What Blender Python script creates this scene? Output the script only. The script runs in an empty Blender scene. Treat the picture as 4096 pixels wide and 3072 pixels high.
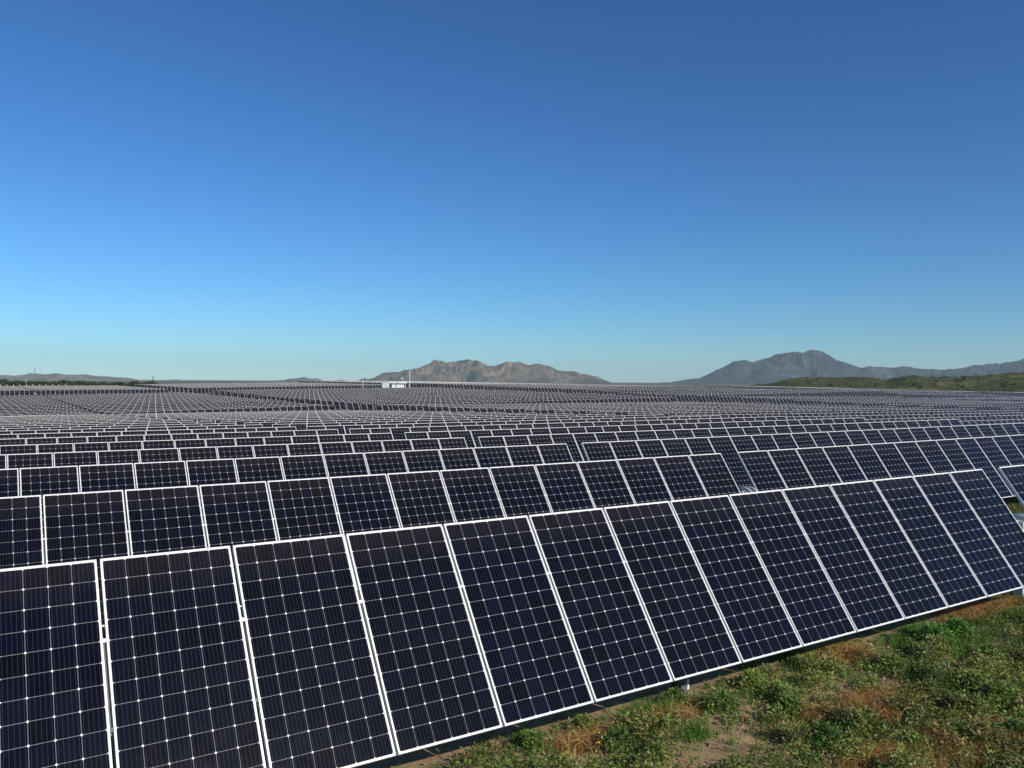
import bpy, math, random
import numpy as np
from mathutils import Vector, Matrix, noise as mnoise

S = bpy.context.scene
C = S.collection
rad = math.radians

# ------------------------------------------------------------------ camera
CAM_H = 3.51                      # eye height above the verge (standing on a truck bed)
cam_d = bpy.data.cameras.new("camera")
cam_d.sensor_width = 36.0
cam_d.lens = 36.0 * 3312.36 / 4096.0
cam_d.clip_start = 0.1
cam_d.clip_end = 60000.0
cam = bpy.data.objects.new("camera", cam_d)
C.objects.link(cam)
RT = Vector((0.83454224, -0.55091306, 0.00583604))
DN = Vector((0.00304094, -0.00598665, -0.99997746))
FW = Vector((0.55093558, 0.83454117, -0.00332082))
cam.matrix_world = Matrix(((RT.x, -DN.x, -FW.x, 0), (RT.y, -DN.y, -FW.y, 0),
                           (RT.z, -DN.z, -FW.z, CAM_H), (0, 0, 0, 1)))
S.camera = cam

# ------------------------------------------------------------------ sky and sun
SUN_AZ, SUN_EL = rad(166.0), rad(31.0)      # azimuth clockwise from +Y
W = bpy.data.worlds.new("World")
S.world = W
W.use_nodes = True
wn = W.node_tree
sky = wn.nodes.new("ShaderNodeTexSky")
sky.sky_type = 'NISHITA'
sky.sun_disc = False
sky.sun_elevation = SUN_EL
sky.sun_rotation = SUN_AZ
sky.altitude = 1100.0
sky.air_density = 1.15
sky.dust_density = 0.0
sky.ozone_density = 10.0
bg = wn.nodes["Background"]
bg.inputs[1].default_value = 0.0675
hs = wn.nodes.new("ShaderNodeGamma")
hs.inputs["Gamma"].default_value = 1.27
wn.links.new(sky.outputs[0], hs.inputs["Color"])
tn = wn.nodes.new("ShaderNodeMix")
tn.data_type = 'RGBA'; tn.blend_type = 'MULTIPLY'
tn.inputs[0].default_value = 1.0
tn.inputs[7].default_value = (0.86, 1.045, 1.0, 1)
wn.links.new(hs.outputs[0], tn.inputs[6])
wn.links.new(tn.outputs[2], bg.inputs[0])

sun_d = bpy.data.lights.new("sun", 'SUN')
sun_d.energy = 5.0
sun_d.angle = rad(0.53)
sun_d.color = (1.0, 0.945, 0.87)
sun = bpy.data.objects.new("sun", sun_d)
C.objects.link(sun)
sd = Vector((math.sin(SUN_AZ) * math.cos(SUN_EL), math.cos(SUN_AZ) * math.cos(SUN_EL), math.sin(SUN_EL)))
sun.rotation_euler = sd.to_track_quat('Z', 'Y').to_euler()
sun.location = (0, -20, 40)

S.view_settings.view_transform = 'Standard'
S.view_settings.look = 'None'
S.view_settings.exposure = 0.0
S.view_settings.gamma = 1.0
S.view_settings.use_curve_mapping = False
S.cycles.volume_bounces = 0
S.cycles.max_bounces = 6

# ------------------------------------------------------------------ helpers
def tag(o, label=None, cat=None, group=None, kind=None):
    if label: o["label"] = label
    if cat: o["category"] = cat
    if group: o["group"] = group
    if kind: o["kind"] = kind
    return o

def link(name, data, parent=None, loc=None, rot=None):
    o = bpy.data.objects.new(name, data)
    C.objects.link(o)
    if parent is not None: o.parent = parent
    if loc is not None: o.location = loc
    if rot is not None: o.rotation_euler = rot
    return o

def empty(name, loc=(0, 0, 0), rot=(0, 0, 0)):
    o = link(name, None, loc=loc, rot=rot)
    o.empty_display_size = 0.3
    return o

class MB:
    """collects verts, faces, material slots and uvs for ONE mesh"""
    def __init__(s): s.v, s.f, s.m, s.uv = [], [], [], []
    def quad(s, p, m=0, uv=None):
        b = len(s.v); s.v += [tuple(q) for q in p]
        s.f.append(tuple(range(b, b + len(p)))); s.m.append(m)
        s.uv.append(uv or [(0, 0)] * len(p))
    def box(s, x0, x1, y0, y1, z0, z1, m=0, M=None):
        c = [Vector(q) for q in ((x0,y0,z0),(x1,y0,z0),(x1,y1,z0),(x0,y1,z0),(x0,y0,z1),(x1,y0,z1),(x1,y1,z1),(x0,y1,z1))]
        if M is not None: c = [M @ q for q in c]
        for i in ((3,2,1,0),(4,5,6,7),(0,1,5,4),(1,2,6,5),(2,3,7,6),(3,0,4,7)):
            s.quad([c[j] for j in i], m)
    def tube(s, a, b, r0, r1=None, n=8, m=0, cap=True):
        a, b = Vector(a), Vector(b); r1 = r0 if r1 is None else r1
        d = (b - a).normalized(); u = d.orthogonal().normalized(); w = d.cross(u)
        A = [a + (u * math.cos(t) + w * math.sin(t)) * r0 for t in [2 * math.pi * i / n for i in range(n)]]
        B = [b + (u * math.cos(t) + w * math.sin(t)) * r1 for t in [2 * math.pi * i / n for i in range(n)]]
        for i in range(n):
            j = (i + 1) % n; s.quad([A[i], A[j], B[j], B[i]], m)
        if cap:
            s.quad(A[::-1], m); s.quad(B, m)
    def mesh(s, name, mats):
        me = bpy.data.meshes.new(name)
        me.from_pydata(s.v, [], s.f)
        for mt in mats: me.materials.append(mt)
        me.polygons.foreach_set("material_index", s.m)
        ul = me.uv_layers.new(name="UVMap")
        flat = [c for f in s.uv for p in f for c in p]
        ul.data.foreach_set("uv", flat)
        me.update()
        return me
    def build(s, name, mats, parent=None, loc=None, rot=None):
        return link(name, s.mesh(name, mats if isinstance(mats, (list, tuple)) else [mats]), parent, loc, rot)

def merge(me, dist=1e-4):
    import bmesh
    bm = bmesh.new(); bm.from_mesh(me)
    bmesh.ops.remove_doubles(bm, verts=bm.verts, dist=dist)
    bmesh.ops.recalc_face_normals(bm, faces=bm.faces)
    bm.to_mesh(me); bm.free()

class N:
    """small node-tree writer"""
    def __init__(s, name):
        s.mat = bpy.data.materials.new(name); s.mat.use_nodes = True
        s.t = s.mat.node_tree; s.b = s.t.nodes["Principled BSDF"]; s.out = s.t.nodes["Material Output"]
    def n(s, typ, **k):
        x = s.t.nodes.new(typ)
        for a, v in k.items(): setattr(x, a, v)
        return x
    def l(s, a, b): s.t.links.new(a, b)
    def put(s, sock, v):
        if isinstance(v, (int, float, tuple, list)): sock.default_value = v
        else: s.l(v, sock)
    def math(s, op, a, b=0.0, c=None, clamp=False):
        x = s.n("ShaderNodeMath", operation=op); x.use_clamp = clamp
        s.put(x.inputs[0], a); s.put(x.inputs[1], b)
        if c is not None: s.put(x.inputs[2], c)
        return x.outputs[0]
    def mix(s, f, a, b):
        x = s.n("ShaderNodeMix", data_type='RGBA')
        s.put(x.inputs[0], f); s.put(x.inputs[6], a); s.put(x.inputs[7], b)
        return x.outputs[2]
    def noise(s, scale, vec=None, detail=4.0, rough=0.55, w=None):
        x = s.n("ShaderNodeTexNoise")
        x.inputs["Scale"].default_value = scale; x.inputs["Detail"].default_value = detail
        x.inputs["Roughness"].default_value = rough
        if vec is not None: s.l(vec, x.inputs["Vector"])
        return x.outputs["Fac"]
    def ramp(s, f, stops):
        x = s.n("ShaderNodeValToRGB"); e = x.color_ramp.elements
        while len(e) < len(stops): e.new(0.5)
        for q, (p, c) in zip(e, stops): q.position = p; q.color = c
        s.l(f, x.inputs[0]); return x.outputs[0]
    def bump(s, h, strength=0.3, dist=0.05):
        x = s.n("ShaderNodeBump"); x.inputs["Strength"].default_value = strength; x.inputs["Distance"].default_value = dist
        s.l(h, x.inputs["Height"]); s.l(x.outputs[0], s.b.inputs["Normal"])
    def set(s, color=None, rough=None, metal=None, spec=None):
        if color is not None: s.put(s.b.inputs["Base Color"], color)
        if rough is not None: s.put(s.b.inputs["Roughness"], rough)
        if metal is not None: s.put(s.b.inputs["Metallic"], metal)
        if spec is not None: s.put(s.b.inputs["Specular IOR Level"], spec)
        return s.mat

def g(v, a=1.0): return (v[0], v[1], v[2], a)

# ------------------------------------------------------------------ materials
PW, PH = 0.992, 1.956            # one 72-cell panel
PITCH = 1.018
def mat_laminate():
    k = N("solar_laminate")
    uv = k.n("ShaderNodeUVMap"); sp = k.n("ShaderNodeSeparateXYZ"); k.l(uv.outputs[0], sp.inputs[0])
    X, Y = sp.outputs[0], sp.outputs[1]                    # metres from the lower left corner of each panel (+2 per panel)
    oi = k.n("ShaderNodeObjectInfo").outputs["Random"]
    px = k.math('MODULO', X, 2.0)                          # position in the panel
    pid = k.math('FLOOR', k.math('DIVIDE', X, 2.0))
    cp = 0.1600
    mx, my = (PW - 6 * cp) / 2, (PH - 12 * cp) / 2
    cx = k.math('DIVIDE', k.math('SUBTRACT', px, mx), cp); cy = k.math('DIVIDE', k.math('SUBTRACT', Y, my), cp)
    fx = k.math('SUBTRACT', k.math('FRACT', cx), 0.5); fy = k.math('SUBTRACT', k.math('FRACT', cy), 0.5)
    ax = k.math('ABSOLUTE', fx); ay = k.math('ABSOLUTE', fy)
    h = 0.5 - 0.0009 / cp
    inx = k.math('LESS_THAN', ax, h); iny = k.math('LESS_THAN', ay, h)
    dia = k.math('LESS_THAN', k.math('ADD', ax, ay), 2 * h - 0.054)      # clipped cell corners
    rx = k.math('LESS_THAN', k.math('ABSOLUTE', k.math('SUBTRACT', cx, 3.0)), 3.0)
    ry = k.math('LESS_THAN', k.math('ABSOLUTE', k.math('SUBTRACT', cy, 6.0)), 6.0)
    cell = k.math('MULTIPLY', k.math('MULTIPLY', inx, iny), k.math('MULTIPLY', dia, k.math('MULTIPLY', rx, ry)))
    # five bus bars per cell
    bb = k.math('ABSOLUTE', k.math('SUBTRACT', k.math('FRACT', k.math('MULTIPLY', k.math('FRACT', cx), 5.0)), 0.5))
    bus = k.math('LESS_THAN', bb, 0.020)
    cid = k.n("ShaderNodeCombineXYZ")
    k.l(k.math('ADD', k.math('FLOOR', cx), k.math('MULTIPLY', pid, 7.0)), cid.inputs[0]); k.l(k.math('FLOOR', cy), cid.inputs[1])
    k.l(k.math('MULTIPLY', oi, 91.0), cid.inputs[2])
    wn_ = k.n("ShaderNodeTexWhiteNoise", noise_dimensions='3D'); k.l(cid.outputs[0], wn_.inputs["Vector"])
    tone = k.ramp(wn_.outputs["Value"], [(0.0, (0.0010, 0.0013, 0.0040, 1)), (0.5, (0.0014, 0.0021, 0.0090, 1)), (1.0, (0.0028, 0.0036, 0.0115, 1))])
    pv = k.n("ShaderNodeTexWhiteNoise", noise_dimensions='2D'); pc = k.n("ShaderNodeCombineXYZ")
    k.l(pid, pc.inputs[0]); k.l(oi, pc.inputs[1]); k.l(pc.outputs[0], pv.inputs["Vector"])
    tone = k.mix(k.math('MULTIPLY', pv.outputs["Value"], 0.5), tone, (0.0035, 0.0040, 0.0050, 1))
    cellc = k.mix(k.math('MULTIPLY', bus, 0.8), tone, (0.075, 0.08, 0.10, 1))
    back = (0.76, 0.75, 0.72, 1)
    ribbon = k.math('MULTIPLY', dia, k.math('MULTIPLY', rx, ry))            # gaps between cells, dimmer than the white corners
    col = k.mix(cell, k.mix(ribbon, back, (0.40, 0.40, 0.40, 1)), cellc)
    # dust: thin film, thicker in streaks toward the top edge
    tc = k.n("ShaderNodeTexCoord").outputs["Object"]
    dn = k.noise(5.0, tc, 5.0, 0.65)
    topd = k.math('MULTIPLY', k.math('SUBTRACT', Y, 1.55, clamp=True), 1.6)
    dust = k.math('ADD', k.math('MULTIPLY', k.noise(2.1, tc, 6.0, 0.7), 0.004), k.math('MULTIPLY', k.math('MULTIPLY', topd, dn), 0.06))
    col = k.mix(dust, col, (0.42, 0.37, 0.29, 1))
    sc = k.n("ShaderNodeMapping"); k.l(tc, sc.inputs[0]); sc.inputs[3].default_value = (1, 1, 1)
    sp_ = k.n("ShaderNodeTexVoronoi"); sp_.inputs["Scale"].default_value = 7.0; k.l(sc.outputs[0], sp_.inputs["Vector"])
    spot = k.math('MULTIPLY', k.math('LESS_THAN', sp_.outputs["Distance"], 0.035), k.math('GREATER_THAN', k.noise(1.3, tc, 1.0), 0.6))
    col = k.mix(k.math('MULTIPLY', spot, 0.5), col, (0.5, 0.46, 0.38, 1))
    k.set(col, k.math('ADD', 0.10, k.math('MULTIPLY', dn, 0.14)), 0.0, 0.13)
    return k.mat
def mat_simple(name, col, rough=0.5, metal=0.0, var=0.12, scale=8.0, spec=0.5):
    k = N(name); tc = k.n("ShaderNodeTexCoord").outputs["Object"]
    f = k.noise(scale, tc, 5.0)
    dk = tuple(c * (1 - var) for c in col); lt = tuple(min(1, c * (1 + var)) for c in col)
    k.set(k.ramp(f, [(0.3, g(dk)), (0.7, g(lt))]), rough, metal, spec)
    return k.mat
M_LAM = mat_laminate()
M_ALU = mat_simple("anodised_aluminium", (0.74, 0.73, 0.70), 0.42, 0.15, 0.05, 3.0)
M_BACK = mat_simple("backsheet", (0.55, 0.56, 0.57), 0.6)
M_GALV = mat_simple("galvanised_steel", (0.50, 0.53, 0.53), 0.45, 0.35, 0.15, 14.0)
M_CAST = mat_simple("grey_cast_housing", (0.46, 0.52, 0.52), 0.5, 0.1, 0.1, 9.0)
M_WHITE = mat_simple("white_paint", (0.78, 0.78, 0.76), 0.5, 0.0, 0.06, 1.5)
M_SHADED = mat_simple("shaded_steel", (0.10, 0.105, 0.11), 0.6, 0.2, 0.25, 9.0)  # galvanised steel darkened to paint in shade on posts and seam rails
M_DARK = mat_simple("dark_steel", (0.05, 0.055, 0.06), 0.5, 0.0, 0.2, 4.0)
M_CABI = mat_simple("pale_grey_cabinet", (0.52, 0.58, 0.58), 0.45, 0.0, 0.05, 2.0)

def mat_ground():
    k = N("soil_and_scrub"); geo = k.n("ShaderNodeNewGeometry").outputs["Position"]
    soil = k.ramp(k.noise(2.2, geo, 8.0, 0.65), [(0.25, (0.27, 0.175, 0.090, 1)), (0.5, (0.37, 0.25, 0.135, 1)), (0.8, (0.46, 0.325, 0.185, 1))])
    gr = k.ramp(k.noise(9.0, geo, 7.0, 0.7), [(0.3, (0.028, 0.042, 0.014, 1)), (0.55, (0.065, 0.085, 0.026, 1)), (0.8, (0.15, 0.125, 0.05, 1))])
    m = k.noise(0.35, geo, 6.0, 0.6)
    f = k.ramp(m, [(0.42, (0, 0, 0, 1)), (0.54, (1, 1, 1, 1))])
    sp = k.n("ShaderNodeSeparateXYZ"); k.l(geo, sp.inputs[0])
    d = k.math('SUBTRACT', k.math('MULTIPLY', sp.outputs[1], 0.12), 0.95, clamp=True)   # open soil by the verge, scrubby further on
    near = k.math('MULTIPLY', f, d)
    col = k.mix(k.math('MAXIMUM', near, 0.0), soil, gr)
    far = k.math('SUBTRACT', k.math('MULTIPLY', sp.outputs[1], 0.02), 7.0, clamp=True)
    col = k.mix(far, col, k.ramp(k.noise(0.02, geo, 8.0, 0.7), [(0.3, (0.06, 0.065, 0.035, 1)), (0.6, (0.13, 0.12, 0.075, 1)), (0.8, (0.24, 0.20, 0.14, 1))]))
    k.set(col, 0.95, 0.0, 0.1)
    h = k.math('ADD', k.math('MULTIPLY', k.noise(14.0, geo, 8.0, 0.7), 0.6), k.math('MULTIPLY', k.noise(60.0, geo, 4.0, 0.7), 0.4))
    k.bump(h, 0.8, 0.035)
    return k.mat
M_GROUND = mat_ground()
# ------------------------------------------------------------------ field layout (block, row, height, slope)
# block n is a column of trackers centred on x = 14.37 + 68 n; row k stands at y = 7.17 + 5.7 (k-1)
ROWS = {0:[(1,-1.41,-0.0),(2,-1.58,-0.0001),(3,-1.74,-0.0003),(4,-1.91,-0.0003),(5,-2.07,0.0002),(6,-2.22,0.0005),(7,-2.38,0.0004),(8,-2.54,0.0007),(9,-2.71,0.0011),(10,-2.87,0.0013),(11,-3.03,0.0018),(12,-3.19,0.0025),(13,-3.34,0.0026),(14,-3.49,0.0027),(15,-3.64,0.0028),(16,-3.79,0.0026),(17,-3.94,0.0018),(18,-4.08,0.0016),(19,-4.26,0.0037),(20,-4.29,0.0216),(21,-4.34,0.022),(22,-4.35,0.022),(23,-4.33,0.0239),(24,-4.3,0.026),(25,-4.26,0.025),(26,-4.22,0.0236),(27,-4.18,0.0228),(28,-4.15,0.0224),(29,-4.12,0.0219),(30,-4.08,0.0214),(31,-4.04,0.0209),(32,-3.99,0.0207),(33,-3.94,0.0204),(34,-3.9,0.0198),(35,-3.86,0.0195),(36,-3.79,0.0185),(37,-3.69,0.0167),(41,-2.88,0.0),(42,-2.86,0.0),(43,-2.84,0.0),(44,-2.82,0.0),(45,-2.8,0.0),(46,-2.78,0.0),(47,-2.76,0.0),(48,-2.75,0.0),(49,-2.73,0.0),(50,-2.71,0.0),(51,-2.69,0.0),(52,-2.67,0.0),(53,-2.65,0.0),(54,-2.63,0.0),(55,-2.61,0.0),(56,-2.59,0.0),(57,-2.57,0.0)],1:[(4,-3.04,-0.0054),(5,-3.06,-0.0051),(6,-3.07,-0.0052),(7,-3.08,-0.0043),(8,-3.12,-0.0068),(9,-3.12,-0.0073),(10,-3.13,-0.0064),(11,-3.18,-0.0058),(12,-3.23,-0.0045),(13,-3.28,-0.004),(14,-3.32,-0.0035),(15,-3.36,-0.0018),(16,-3.41,-0.0001),(17,-3.47,-0.0006),(18,-3.53,-0.0013),(19,-3.59,-0.002),(20,-3.27,0.0138),(21,-3.19,0.015),(22,-3.14,0.0156),(23,-3.1,0.0165),(24,-3.05,0.0173),(25,-3.0,0.0177),(26,-2.97,0.0176),(27,-2.94,0.0175),(28,-2.9,0.0174),(29,-2.85,0.017),(30,-2.79,0.0163),(31,-2.73,0.0157),(32,-2.66,0.0152),(33,-2.58,0.0146),(34,-2.5,0.0143),(35,-2.42,0.0138),(36,-2.34,0.0133),(37,-2.25,0.013),(41,-1.8,0.0161),(42,-1.78,0.0162),(43,-1.76,0.0162),(44,-1.73,0.0163),(45,-1.71,0.0163),(46,-1.68,0.0164),(47,-1.66,0.0163),(48,-1.64,0.0163),(49,-1.61,0.0164),(50,-1.59,0.0164),(51,-1.57,0.0164),(52,-1.54,0.0164),(53,-1.51,0.0163),(54,-1.33,0.0134),(55,-1.24,0.0093),(56,-1.4,0.0093),(57,-1.55,0.0093)],2:[(9,-3.61,-0.007),(10,-3.48,-0.0055),(11,-3.39,-0.0041),(12,-3.28,-0.0001),(13,-3.32,-0.0006),(14,-3.36,-0.0054),(15,-3.32,-0.0078),(16,-3.24,-0.0084),(17,-3.12,-0.0091),(18,-3.0,-0.0089),(19,-2.88,-0.0058),(20,-2.13,0.0144),(21,-2.12,0.0146),(22,-2.11,0.0146),(23,-2.06,0.0145),(24,-1.99,0.0137),(25,-1.91,0.0054),(26,-1.79,0.0039),(27,-1.65,0.004),(28,-1.54,0.0051),(29,-1.42,0.0065),(30,-1.32,0.0081),(31,-1.28,0.0086),(32,-1.24,0.0083),(33,-1.21,0.0075),(34,-1.16,0.005),(35,-1.1,0.0019),(36,-1.05,0.0001),(37,-1.0,-0.0007),(38,-0.95,-0.0007),(39,-0.89,-0.0007),(40,-0.84,-0.0007),(41,-0.79,-0.0007),(42,-0.74,-0.0007),(43,-0.72,-0.0004),(44,-0.73,-0.0),(45,-0.71,0.0),(46,-0.69,0.0001),(47,-0.67,0.0003),(48,-0.65,0.0003),(49,-0.62,0.0002),(50,-0.6,0.0002),(51,-0.57,0.0002),(52,-0.53,0.0006),(53,-0.51,0.0005),(54,-0.48,0.0005),(55,-0.45,0.0004),(56,-0.43,0.0004),(57,-0.36,0.001),(58,-0.33,0.0009),(59,-0.3,0.0009),(60,-0.27,0.0008),(61,-0.24,0.0008)],3:[(15,-3.36,-0.0001),(16,-3.38,-0.0001),(17,-3.39,-0.0001),(18,-3.41,-0.0001),(19,-3.43,-0.0001),(20,-2.94,-0.017),(21,-2.68,-0.0171),(22,-2.42,-0.0175),(23,-2.17,-0.0181),(24,-1.91,-0.018),(25,-1.49,-0.0076),(26,-1.3,0.0003)],4:[(21,-2.77,-0.0001),(22,-2.71,-0.0001),(23,-2.64,-0.0001),(24,-2.57,-0.0001),(25,-2.51,-0.0001),(26,-2.44,-0.0001)]}
ROWS[0] = [(k, z, (0.008 if k > 40 else s)) for k, z, s in ROWS[0]]
ROWS[1] = [(k, (z if k < 53 else -1.51 + 0.025 * (k - 53)), (s if k < 53 else 0.016)) for k, z, s in ROWS[1]]
ROWS[3] = [(k, {22: -2.3, 23: -2.08, 24: -1.88, 25: -1.7, 26: -1.5}.get(k, z), (s if k < 22 else -0.012)) for k, z, s in ROWS[3]]
ROWS[3] += [(27, -1.47, -0.012), (28, -1.42, -0.012), (29, -1.36, -0.012), (30, -1.3, -0.012), (31, -1.25, -0.012)]
ROWS[4] = [(k, z - (0.12 if k > 23 else 0), -0.013) for k, z, s in ROWS[4]]
TILT = rad(54.8)
HALF, GAPC = 30, 0.28            # panels per half tracker, half the drive gap
def row_y(k): return 7.17 + 5.7 * (k - 1)
def blk_x(n): return 14.37 + 68.0 * n
TOPH = 2.10                      # upper edge above the ground
PIV = TOPH - 0.5 * PH * math.sin(TILT)          # panel centre above the ground
YC = -0.5 * PH * math.cos(TILT)                 # panel centre behind the upper edge line

# ------------------------------------------------------------------ ground, one sheet to the horizon
def ground_tables():
    t = {}
    for n, rs in ROWS.items():
        ks = np.array([r[0] for r in rs], float); zs = np.array([r[1] for r in rs]); ss = np.array([r[2] for r in rs])
        t[n] = (7.17 + 5.7 * (ks - 1) + YC, zs, ss)
    return t
GT = ground_tables()
def ground_h(x, y):
    """vectorised; metres above the verge at the camera"""
    x = np.asarray(x, float); y = np.asarray(y, float)
    L = []; X0 = []; X1 = []
    for n in range(5):
        ys, zs, ss = GT[n]
        c = blk_x(n)
        zc = np.interp(y, ys, zs); sl = np.interp(y, ys, ss)
        if n == 1:
            zc = np.where(y < ys[0], np.interp(y, [7, 20, ys[0]], [-1.41, -1.8, zs[0]]), zc)
        if n >= 2:
            zc = np.where(y < ys[0], np.interp(y, [7, ys[0]], [-1.6, zs[0]]), zc); sl = np.where(y < ys[0], 0, sl)
        L.append((c, zc, sl)); X0.append(c - 31.5); X1.append(c + 31.5)
    out = L[0][1] + L[0][2] * np.clip(x - L[0][0], -31.5, 31.5)
    for n in range(1, 5):
        c, zc, sl = L[n]
        v = zc + sl * np.clip(x - c, -31.5, 31.5)
        pc, pz, ps = L[n - 1]
        pv = pz + ps * 31.5
        nv = zc - sl * 31.5
        w = np.clip((x - X1[n - 1]) / (X0[n] - X1[n - 1]), 0, 1)
        out = np.where(x > X1[n - 1], pv * (1 - w) + nv * w, out)
        out = np.where(x > X0[n], v, out)
    h = out + CAM_H - TOPH
    # beyond the last rows the land falls away to the plain
    edge = np.interp(x, [-50, 113, 119, 182, 187, 249, 255, 330], [338, 338, 360, 345, 190, 186, 160, 150])
    d = np.maximum(y - edge, 0) + np.maximum(x - 300, 0) * 0.6 + np.maximum(-x - 60, 0) * 0.3
    w = np.clip(d / 90.0, 0, 1); w = w * w * (3 - 2 * w)
    plain = -3.2 - 3.5 * np.clip(d / 900.0, 0, 1)
    return h * (1 - w) + plain * w

xs = np.concatenate([-np.geomspace(13500, 26, 26), np.arange(-24, -3, 1.5), np.arange(-3, 21, 0.12), np.arange(21, 118, 1.5),
                     np.arange(118, 330, 4.0), np.geomspace(340, 13500, 26)])
ys = np.concatenate([-np.geomspace(13500, 8, 14), np.arange(-6, 2, 1.0), np.arange(2, 13, 0.12), np.arange(13, 60, 0.95), np.arange(60, 375, 2.85),
                     np.geomspace(385, 13500, 34)])
gx, gy = np.meshgrid(xs, ys)
gz = ground_h(gx, np.maximum(gy, 5.0))
def hashn(x, y, s):
    return np.sin(x * 1.7 * s + 1.3) * np.cos(y * 1.9 * s + 0.4) + 0.6 * np.sin(x * 3.1 * s + y * 2.3 * s) + 0.4 * np.cos(x * 5.3 * s - y * 4.7 * s + 2)
nearw = np.clip((30 - gy) / 15, 0, 1) * np.clip((30 - np.abs(gx)) / 10, 0, 1)
gz = gz + nearw * (0.012 * hashn(gx, gy, 1.3) + 0.006 * hashn(gx, gy, 4.1))
nx_, ny_ = len(xs), len(ys)
gv = np.stack([gx, gy, gz], -1).reshape(-1, 3)
ii = (np.arange(ny_ - 1)[:, None] * nx_ + np.arange(nx_ - 1)[None, :]).ravel()
gf = np.stack([ii, ii + 1, ii + nx_ + 1, ii + nx_], -1)
def np_mesh(name, v, f, mats, smooth=False):
    me = bpy.data.meshes.new(name); nf, k = f.shape
    me.vertices.add(len(v)); me.vertices.foreach_set("co", v.astype(np.float32).ravel())
    me.loops.add(nf * k); me.loops.foreach_set("vertex_index", f.astype(np.int32).ravel())
    me.polygons.add(nf); me.polygons.foreach_set("loop_start", np.arange(0, nf * k, k, dtype=np.int32))
    for m in mats: me.materials.append(m)
    me.update(calc_edges=True); me.validate()
    if smooth: me.polygons.foreach_set("use_smooth", [True] * len(me.polygons))
    return me
ground = link("ground", np_mesh("ground", gv, gf, [M_GROUND], True))
tag(ground, "tan soil and green cover under and around the solar panels", "ground", kind="structure")

# ------------------------------------------------------------------ panels and trackers
def laminate_uv(i=0, w=PW, h=PH, e=0.0):
    return [(2 * i + e, e), (2 * i + w - e, e), (2 * i + w - e, h - e), (2 * i + e, h - e)]

FL, DEP = 0.011, 0.040           # frame flange and depth
def laminate(mb, cx, i):
    x0, x1, y0, y1 = cx - PW / 2, cx + PW / 2, -PH / 2, PH / 2
    e = FL - 0.002
    mb.quad([(x0 + e, y0 + e, 0), (x1 - e, y0 + e, 0), (x1 - e, y1 - e, 0), (x0 + e, y1 - e, 0)], 0, laminate_uv(i, e=e))
    mb.quad([(x0 + e, y1 - e, -0.006), (x1 - e, y1 - e, -0.006), (x1 - e, y0 + e, -0.006), (x0 + e, y0 + e, -0.006)], 1)
def frame(mb, cx, m):
    x0, x1, y0, y1 = cx - PW / 2, cx + PW / 2, -PH / 2, PH / 2
    t = 0.0035
    mb.box(x0, x0 + FL, y0, y1, -DEP, t, m); mb.box(x1 - FL, x1, y0, y1, -DEP, t, m)
    mb.box(x0 + FL, x1 - FL, y0, y0 + FL, -DEP, t - 0.0004, m); mb.box(x0 + FL, x1 - FL, y1 - FL, y1, -DEP, t - 0.0004, m)
def flat_panel(mb, cx, i, M):
    """a panel as one thin box with its frame flange; for trackers a long way off"""
    x0, x1, y0, y1 = cx - PW / 2, cx + PW / 2, -PH / 2, PH / 2
    o = [(x0, y0), (x1, y0), (x1, y1), (x0, y1)]
    q = [(x0 + FL, y0 + FL), (x1 - FL, y0 + FL), (x1 - FL, y1 - FL), (x0 + FL, y1 - FL)]
    uv = laminate_uv(i, e=FL)
    T = lambda p, z: M @ Vector((p[0], p[1], z))
    mb.quad([T(p, 0) for p in q], 0, uv)
    for a in range(4):
        b = (a + 1) % 4
        mb.quad([T(o[a], 0.001), T(o[b], 0.001), T(q[b], 0), T(q[a], 0)], 1)
        mb.quad([T(o[a], -DEP), T(o[b], -DEP), T(o[b], 0.001), T(o[a], 0.001)], 1)
    mb.quad([T(p, -DEP) for p in o[::-1]], 2)

PANEL_X = [GAPC + PW / 2 + PITCH * i for i in range(HALF)]
PANEL_X = [-x for x in PANEL_X[::-1]] + PANEL_X
POSTS = [-0.95 - 6.65 * i for i in range(5)][::-1] + [0.95 + 6.65 * i for i in range(5)]
MT = Matrix.Translation((0, 0, PIV)) @ Matrix.Rotation(TILT, 4, 'X')

me_lam = MB(); laminate(me_lam, 0, 0); me_lam = me_lam.mesh("solar_panel", [M_LAM, M_BACK])
me_frm = MB(); frame(me_frm, 0, 0); me_frm = me_frm.mesh("panel_frame", [M_ALU])
me_pan = MB(); laminate(me_pan, 0, 0); frame(me_pan, 0, 2); me_pan = me_pan.mesh("solar_panel_framed", [M_LAM, M_BACK, M_ALU])

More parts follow.
